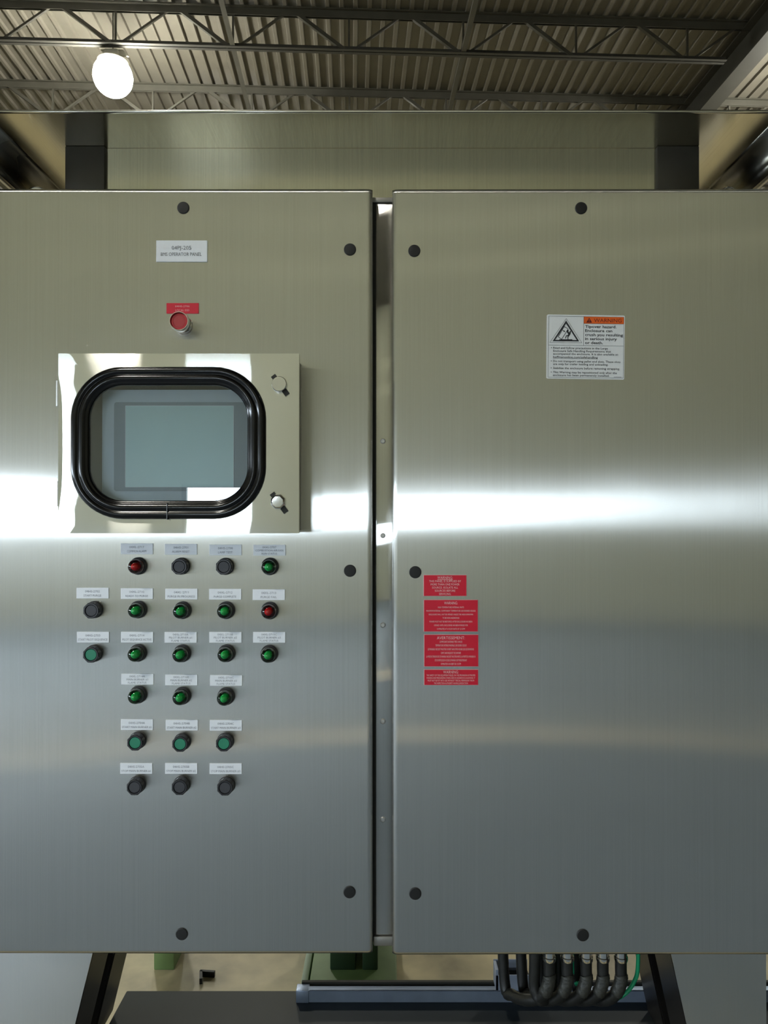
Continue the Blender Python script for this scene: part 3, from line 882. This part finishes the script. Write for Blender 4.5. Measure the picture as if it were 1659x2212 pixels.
# quarter-turn latches
def latch(px, py, faceted):
    c = P(px, py, HY-.012)
    z = HY+.0005
    bm = bmesh.new()
    for s in (-1, 1):
        d = Vector((0.60*s, 0, -0.80*s))
        cc = P(px+3, py+3, HY)
        bar(bm, Vector((cc.x, z-.003, cc.z)), Vector((cc.x, z-.003, cc.z))+d*(.027 if s > 0 else .026), .006, .0115, up=Vector((.8, 0, .6)))
    lw = mk('latch', bm, M_SEAL, hd)
    bm = lathe(bmesh.new(), [(0.0165, 0), (0.0170, .004), (0.0172, .010), (0.0160, .0125), (0.0125 if faceted else .0155, .0155 if faceted else .013), (0, .0158 if faceted else .013)], 8 if faceted else 28, c.x, c.z, z)
    if faceted:
        bmesh.ops.rotate(bm, verts=bm.verts, cent=(c.x, z, c.z), matrix=Matrix.Rotation(math.radians(22), 3, 'Y'))
        bmesh.ops.rotate(bm, verts=bm.verts, cent=(c.x, z, c.z), matrix=Matrix.Rotation(math.radians(3), 3, 'X'))
    mk('latch_knob', bm, M_CHROME, lw, smooth=True)
latch(602.5, 829, False); latch(600, 1083, True)
for ya, yb in ((822, 877), (1039, 1094)):
    a = P(121, ya, -.075); b = P(121, yb, -.075)
    bm = lathe_z(bmesh.new(), [(0, 0), (.0042, 0), (.0042, (a.z-b.z)), (0, (a.z-b.z))], 12, (a.x+.003, -.072, b.z))
    box(bm, a.x+.003, a.x+.014, -.069, -.066, b.z, a.z)
    mk('hinge', bm, M_SATIN, hous, smooth=True)

# operator display seen through the window
YS = -0.052
def SP(px, py): 
    q = P(px, py, YS); return q.x, q.z
x0, z1 = SP(221, 842); x1, z0 = SP(562, 1092)
disp = thing('touch_screen', 'blank grey operator touch screen behind the gasketed window', 'screen', ((x0+x1)/2, YS, z0))
bm = prism(bmesh.new(), rrect((x0+x1)/2, (z0+z1)/2, (x1-x0)/2, (z1-z0)/2, .012, 0, 6), YS, 0.004)
mk('bezel', bm, M_BEZEL, disp)
a, d = SP(247, 869); b, c = SP(540, 1061)
bm = prism(bmesh.new(), rrect((a+b)/2, (c+d)/2, (b-a)/2, (d-c)/2, .006, 0, 4), YS-.0015, YS)
mk('border', bm, M_BEZ2, disp)
a, d = SP(272, 877); b, c = SP(505, 1052)
sc_o = mk('display', boxm(a, b, YS-.0022, YS-.001, c, d), M_SCREEN, disp)
bm = bmesh.new()
for q in ((a-.0006, a+.0004, c, d), (b-.0004, b+.0006, c, d), (a, b, d-.0004, d+.0006), (a, b, c-.0006, c+.0004)):
    box(bm, q[0], q[1], YS-.0026, YS-.001, q[2], q[3])
mk('display_edge', bm, M_PLATE, sc_o)

# ------------------------------------------------------------------ red warning plates
def red(label, x0, y0, x1, y1, lines, underline=None):
    plate_obj('warning_plate', label, 'warning plate', x0, y0, x1, y1, lines, M_RED, M_WINK, th=.0016, group='red warning plates on the right door', rim=M_PINK, thin=.008, underline=underline)
cx = 961.2
red('smallest red plate with underlined WARNING about more than one power source', 914.7, 1241.7, 1007.8, 1287.7,
    [('WARNING:', cx, 1247.6, 5.8, 33), ('THIS PANEL IS SUPPLIED BY', cx, 1255.3, 4.4, 69), ('MORE THAN ONE POWER', cx, 1262.2, 4.4, 62),
     ('SOURCE. ISOLATE ALL', cx, 1269, 4.4, 56), ('SOURCES BEFORE', cx, 1275.8, 4.4, 44), ('SERVICING.', cx, 1282.7, 4.4, 26)], (944.7, 977.7, 1251.6))
cx = 973.8
red('red WARNING plate about high temperature internal parts, below the smallest plate', 915.1, 1295.2, 1032.5, 1364.4,
    [('WARNING:', cx, 1302.4, 5.8, 29), ('HIGH TEMPERATURE INTERNAL PARTS', cx, 1311.6, 3.5, 56), ('MAXIMUM INTERNAL COMPONENT TEMPERATURE 200 DEGREES CELSIUS', cx, 1319.2, 3.5, 106),
     ('ENCLOSURE SHALL NOT BE OPENED UNLESS THE AREA IS KNOWN', cx, 1327, 3.5, 95), ('TO BE NON-HAZARDOUS', cx, 1334.5, 3.5, 36),
     ('POWER MUST NOT BE RESTORED AFTER ENCLOSURE HAS BEEN', cx, 1342.4, 3.5, 92), ('OPENED UNTIL ENCLOSURE HAS BEEN PURGED FOR', cx, 1350.3, 3.5, 73),
     ('10 MINUTES AT A FLOW RATE OF 12 SCFM', cx, 1358.1, 3.5, 60)])
red('red plate headed AVERTISSEMENT with French text', 915.7, 1370.2, 1033.4, 1439.7,
    [('AVERTISSEMENT:', cx, 1377.5, 6.4, 60), ('COMPOSANTS INTERNES TRÈS CHAUDS', cx, 1386, 4.3, 49), ('TEMPERATURE INTERNE MAXIMALE: 200 DEGRES CELSIUS', cx, 1393.8, 4.3, 67),
     ('LE PANNEAU NE DOIT PAS ETRE OUVERT SANS ETRE ASSURE QUE LES ENVIRONS', cx, 1402, 4.3, 99), ('SONT SANS RISQUE ET SECURITAIRE', cx, 1410, 4.3, 43),
     ('LA MISE EN TENSION DE CE PANNEAU NE DOIT PAS ETRE FAITE SI LA PORTE DU PANNEAU A', cx, 1417.8, 4.3, 106), ('ETE OUVERTE JUSQU\'A CE QUE LE PANNEAU SOIT PURGE PENDANT', cx, 1425.7, 4.3, 69),
     ('10 MINUTES A UN DEBIT DE 12 SCFM', cx, 1433.6, 4.3, 43)])
red('lowest and flattest red WARNING plate about safety of this equipment', 915.7, 1445.6, 1033.1, 1479.8,
    [('WARNING:', cx, 1451.2, 6.2, 33), ('THE SAFETY OF THIS EQUIPMENT RELIES ON THE PROVISION OF PROPER', cx, 1458.2, 3.6, 105),
     ('PURGING AND PRESSURIZING WHEN USED IN HAZARDOUS LOCATIONS. IT', cx, 1463.9, 3.6, 104), ('MUST NOT BE PUT INTO USE WITHOUT "SPECIAL PERMISSION" FROM', cx, 1469.6, 3.6, 100),
     ('THE INSPECTION AUTHORITY HAVING JURISDICTION', cx, 1475.3, 3.6, 73)])

# ------------------------------------------------------------------ white tip-over sticker
U = px2m/7.213           # one unit of the sticker drawing
SW, SH = 1216.0, 1002.0
c = P(1264.8, 749.8, 0)
st = thing('warning_sticker', 'white sticker with orange WARNING bar about tipover hazard on the right door', 'sticker', (c.x, warp_r(c.x, c.z), c.z))
st.rotation_euler = (0, 0.015, 0)
def sv(u, v): return ((u-SW/2)*U, (SH/2-v)*U)
bm = prism(bmesh.new(), [(x, z) for x, z in rrect(0, 0, SW/2*U, SH/2*U, 22*U, 0, 5)], -.0009, .003)
mk('backing', bm, M_STICK, st, world=False)
def flat(bm, pts, y):
    vs = [bm.verts.new((*([sv(u, v)[0]]), y, sv(u, v)[1])) for u, v in pts]
    f = bm.faces.new(vs); f.normal_update()
    if f.normal.y > 0: f.normal_flip()
def line(bm, a, b, wd, y):
    a = Vector((a[0], a[1])); b = Vector((b[0], b[1])); d = (b-a).normalized(); nn = Vector((-d.y, d.x))*wd/2
    flat(bm, [tuple(a+nn), tuple(b+nn), tuple(b-nn), tuple(a-nn)], y)
mk('orange_bar', (lambda b: (flat(b, [(576, 27), (1200, 27), (1200, 134), (576, 134)], -.0012), b)[1])(bmesh.new()), M_ORANGE, st, world=False)
bm = bmesh.new(); y = -.0013
for a, b in (((27, 25), (1200, 25)), ((1200, 25), (1200, 980)), ((1200, 980), (27, 980)), ((27, 980), (27, 25)), ((574, 25), (574, 478)), ((27, 478), (1200, 478)), ((574, 134), (1200, 134))):
    line(bm, a, b, 4, y)
mk('border_lines', bm, M_SINK, st, world=False)
bm = bmesh.new(); y = -.0015
# triangle: thin outline
o3 = [(300, 60), (48, 438), (548, 436)]
for i in range(3): line(bm, o3[i], o3[(i+1) % 3], 4, y)
# heavy triangle as a ring
to = [(298, 92), (92, 418), (506, 414)]; ti = [(298, 140), (130, 396), (468, 394)]
for i in range(3):
    j = (i+1) % 3
    flat(bm, [to[i], to[j], ti[j], ti[i]], y)
bx = [(268, 186), (332, 222), (232, 384), (176, 346)]
for i in range(4): line(bm, bx[i], bx[(i+1) % 4], 8, y)
line(bm, (243, 243), (272, 258), 8, y); flat(bm, [(268, 244), (288, 268), (258, 270)], y)
line(bm, (195, 394), (400, 392), 16, y)
# falling person
flat(bm, [(316, 238), (326, 234), (336, 262), (344, 284), (364, 250), (376, 256), (368, 300), (352, 330), (334, 322), (330, 290)], y)
line(bm, (312, 262), (344, 286), 12, y); line(bm, (316, 280), (348, 290), 12, y)
line(bm, (346, 318), (304, 330), 14, y); line(bm, (306, 328), (290, 372), 12, y)
line(bm, (346, 318), (326, 350), 15, y); line(bm, (327, 346), (332, 390), 12, y)
cxh, czh = 326, 248
flat(bm, [(cxh+13*math.cos(a), czh+13*math.sin(a)) for a in [2*math.pi*i/12 for i in range(12)]], y)
mk('pictogram', bm, M_SINK, st, world=False)
bm = bmesh.new()
flat(bm, [(658, 42), (612, 120), (704, 120)], -.0015)
add_text(bm, 'WARNING', sv(948, 82)[0], sv(948, 82)[1], 56*U, 432*U, y=-.0015)
mk('heading', bm, M_DRED, st, world=False)
bm = bmesh.new(); flat(bm, [(653, 64), (663, 64), (660, 98), (656, 98)], -.0017); flat(bm, [(654, 103), (662, 103), (662, 111), (654, 111)], -.0017)
mk('alert_mark', bm, M_ORANGE, st, world=False)
bm = bmesh.new()
def ltx(s, u, v, ch, wd, thin=0.0):
    x, z = sv(u, v); add_text(bm, s, x, z, ch*U, wd*U, align='L', y=-.0015, thin=thin)
for s, v, wd in (('Tipover hazard.', 180, 488), ('Enclosure can', 243, 424), ('crush you resulting', 307, 590), ('in serious injury', 370, 495), ('or death.', 432, 280)):
    ltx(s, 597, v, 42, wd, -0.012)
for s, v, wd in (('Read and follow precautions in the Large', 520, 850), ('Enclosure Safe Handling Requirements that', 567, 902), ('accompanied the enclosure. It is also available at:', 612, 1018), ('hoffmanonline.com/safehandling', 662, 696),
                 ('Do not transport using pallet end slots. These slots', 727, 1050), ('are only for trailer loading and unloading.', 772, 860), ('Stabilize the enclosure before removing strapping.', 835, 1042),
                 ('This Warning may be repositioned only after the', 900, 996), ('enclosure has been permanently installed.', 945, 880)):
    ltx(s, 103, v, 31, wd, -0.006)
line(bm, (103, 684), (799, 684), 4, -.0015)
for v in (520, 727, 835, 900): flat(bm, [(70, v-6), (82, v-6), (82, v+6), (70, v+6)], -.0015)
line(bm, (1052, 962), (1172, 962), 5, -.0015)
mk('lettering', bm, M_SINK, st, world=False)

# ------------------------------------------------------------------ below the cabinet
SKX0 = P(258, 2170, DEPTH).x
skid = tag(mk('equipment_skid', boxm(SKX0, 1.25, 0.012, DEPTH+.06, deck_z-.10, deck_z, .004), M_SKID, smooth=True),
           'dark grey-green steel skid deck under the right part of the cabinet', 'skid')
skl = tag(mk('equipment_skid', boxm(-1.2, SKX0-.11, 0.0, 0.26, 0.0, deck_z, .004), M_SKID, smooth=True),
          'dark steel support block under the left leg', 'skid')
bm = bmesh.new()
for x in (SKX0+.1, 1.1): box(bm, x, x+.1, .03, DEPTH+.04, 0, deck_z-.10)
mk('skid_runner', bm, M_SKID, skid)
YR = DEPTH+.005
a = P(641, 2140, YR); b = P(641, 2167, YR)
rl = thing('strut_rail', 'pale blue-grey galvanised steel channel lying along the rear of the skid', 'rail', (0.4, YR, deck_z))
xr = 1.2
h = a.z-deck_z
mk('channel_web', boxm(a.x, xr, YR, YR+.004, deck_z, deck_z+h, .001), M_RAIL, rl)
mk('channel_top', boxm(a.x, xr, YR, YR+.022, deck_z+h-.003, deck_z+h, .001), M_RAIL, rl)
mk('rear_lip', boxm(a.x+.012, xr, YR+.030, YR+.040, deck_z, deck_z+h+.006), M_SEAL, rl)
mk('end_plate', boxm(a.x-.002, a.x+.036, YR-.003, YR+.03, deck_z, deck_z+h+.002, .002), M_RAIL, rl, smooth=True)
# pale bracket on the rail
a = P(1071, 2095, YR-.02); b = P(1146, 2140, YR-.02)
br = thing('slotted_bracket', 'small pale grey slotted steel bracket left of the hanging cables', 'bracket', ((a.x+b.x)/2, YR, b.z))
bm = bmesh.new(); box(bm, a.x, b.x, YR-.02, YR-.016, b.z, a.z-.016, .001); box(bm, a.x, a.x+.008, YR-.02, YR+.03, b.z, a.z, .001)
mk('front_plate', bm, M_BRACK, br)
mk('back_plate', boxm(a.x, b.x, YR+.026, YR+.03, b.z, a.z+.002, .001), M_BRACK, br)
mk('slot_floor', boxm(a.x+.008, b.x, YR-.016, YR+.026, b.z+.004, a.z-.03), M_SEAL, br)

# cables
YC = 0.20
zbot = DZB+.012
def C3(px, py, y): 
    q = P(px, py, y); return (q.x, q.y, q.z)
ctop = [1186, 1225, 1266, 1302, 1341]
ends = [(1178, 1196, 2166), (1205, 1222, 2170), (1238, 1252, 2172), (1262, 1280, 2170), (1292, 1300, 2166)]
names = ['leftmost chrome-topped', 'second', 'middle', 'fourth', 'rightmost']
# first bundle without a fitting
cb = thing('black_cable', 'thick black cable hooking back up at the left end of the cable bunch', 'cable', (P(1155, 2067, YC).x, YC, P(0, 2160, YC).z), 'black cables hanging below the cabinet')
top = P(1155, 2067, YC)
pts = [(top.x, YC, zbot-.001), C3(1155, 2085, YC), C3(1154, 2120, YC), C3(1158, 2145, YC-.005), C3(1168, 2160, YC-.01), C3(1182, 2152, YC+.01), C3(1190, 2130, YC+.03), C3(1192, 2100, YC+.045), (P(1190, 2060, YC+.05).x, YC+.05, zbot-.001)]
mk('jacket', tube(bmesh.new(), smooth_path(pts, 7), .0150, 14), M_CABLE, cb, smooth='all')
for i, (x, (xa, xb, yb)) in enumerate(zip(ctop, ends)):
    y0 = YC-.02-.004*i
    cb = thing('black_cable', '%s of the five black cables hanging from chrome fittings under the cabinet' % names[i], 'cable', (P(x, 2067, y0).x, y0, P(0, 2160, y0).z), 'black cables hanging below the cabinet')
    tx = P(x, 2067, y0).x; zf = P(0, 2074, y0).z
    pts = [(tx, y0, zbot-.01), C3(x, 2090, y0), C3(x+1, 2112, y0-.003), C3(x-6, 2138, y0-.004), C3(x-22, 2156, y0+.01), C3(x-50, 2160, y0+.04), C3(x-78, 2150, y0+.09), C3(x-96, 2120, y0+.13), (P(x-104, 2060, y0+.15).x, y0+.15, zbot-.001)]
    path = smooth_path(pts, 7)
    mk('jacket', tube(bmesh.new(), path, .0148, 14), M_CABLE, cb, smooth='all')
    mk('braid_sleeve', tube(bmesh.new(), path[10:24], .0164, 14, .025), M_TAPE, cb, smooth='all')
    bm = lathe_z(bmesh.new(), [(0.0, .0), (.0165, .0), (.0175, .003), (.0175, .010), (.0155, .012), (.0155, zbot-zf-.0005), (0, zbot-zf-.0005)], 18, (tx, y0, zf))
    mk('chrome_fitting', bm, M_CHROME, cb, smooth=True)
gw = [(P(1379, 2060, .17).x, .17, zbot+.002), C3(1378, 2085, .17), C3(1370, 2120, .172), C3(1352, 2145, .175), C3(1325, 2160, .18), C3(1295, 2163, .19), C3(1265, 2150, .22), C3(1250, 2125, .27), C3(1240, 2105, .29), (P(1232, 2060, .30).x, .30, zbot+.002)]
tag(mk('ground_wire', tube(bmesh.new(), smooth_path(gw, 8), .0052, 12), M_GWIRE, smooth='all'), 'bright green ground wire curving down right of the black cables', 'wire')

# things on the hall floor seen below the cabinet
def floor_pt(px, py, z=0.0):
    dx = (px-829.5)/F_PX; dz = (1106.0-py)/F_PX
    fy = math.cos(PITCH)-dz*math.sin(PITCH); uz = math.sin(PITCH)+dz*math.cos(PITCH)
    t = (z-CAM_Z)/uz
    return Vector((dx*t, -CAM_D+fy*t, z))
a = floor_pt(668, 2122, .05); b = floor_pt(858, 2122, .05)
gb = thing('green_machine_base', 'green painted machine base on the floor behind the pale rail', 'machine base', ((a.x+b.x)/2, a.y+.3, 0))
mk('base_plate', boxm(a.x, b.x, a.y, a.y+.6, 0, .05, .004), M_GREEN, gb, smooth=True)
for p0, p1 in ((713, 768), (783, 816)):
    q0 = floor_pt(p0, 2096, .05); q1 = floor_pt(p1, 2096, .05)
    mk('foot_block', boxm(q0.x, q1.x, q0.y, q0.y+.25, .05, .32, .004), M_DGREEN, gb, smooth=True)
q0 = floor_pt(650, 2122, .04); q1 = floor_pt(666, 2122, .04)
tag(mk('pale_floor_plate', boxm(q0.x, q1.x-.002, q0.y+.01, q0.y+.5, 0, .04, .003), M_PALE, smooth=True), 'pale green plate on the floor left of the green base', 'plate')
q0 = floor_pt(332, 2096); q1 = floor_pt(376, 2096)
tag(mk('green_block', boxm(q0.x, q1.x, q0.y, q0.y+.16, 0, .25, .004), M_GREEN, smooth=True), 'small green painted foot on the concrete behind the left leg', 'block')
q = floor_pt(434, 2118); q2 = floor_pt(462, 2104)
bm = bmesh.new()
bar(bm, floor_pt(434, 2120, .012), floor_pt(434, 2102, .012), .010, .02)
bar(bm, floor_pt(432, 2102, .012), floor_pt(464, 2104, .012), .010, .02)
tag(mk('bent_strap', bm, M_SCRAP), 'small bent black strip lying on the beige concrete floor', 'scrap')
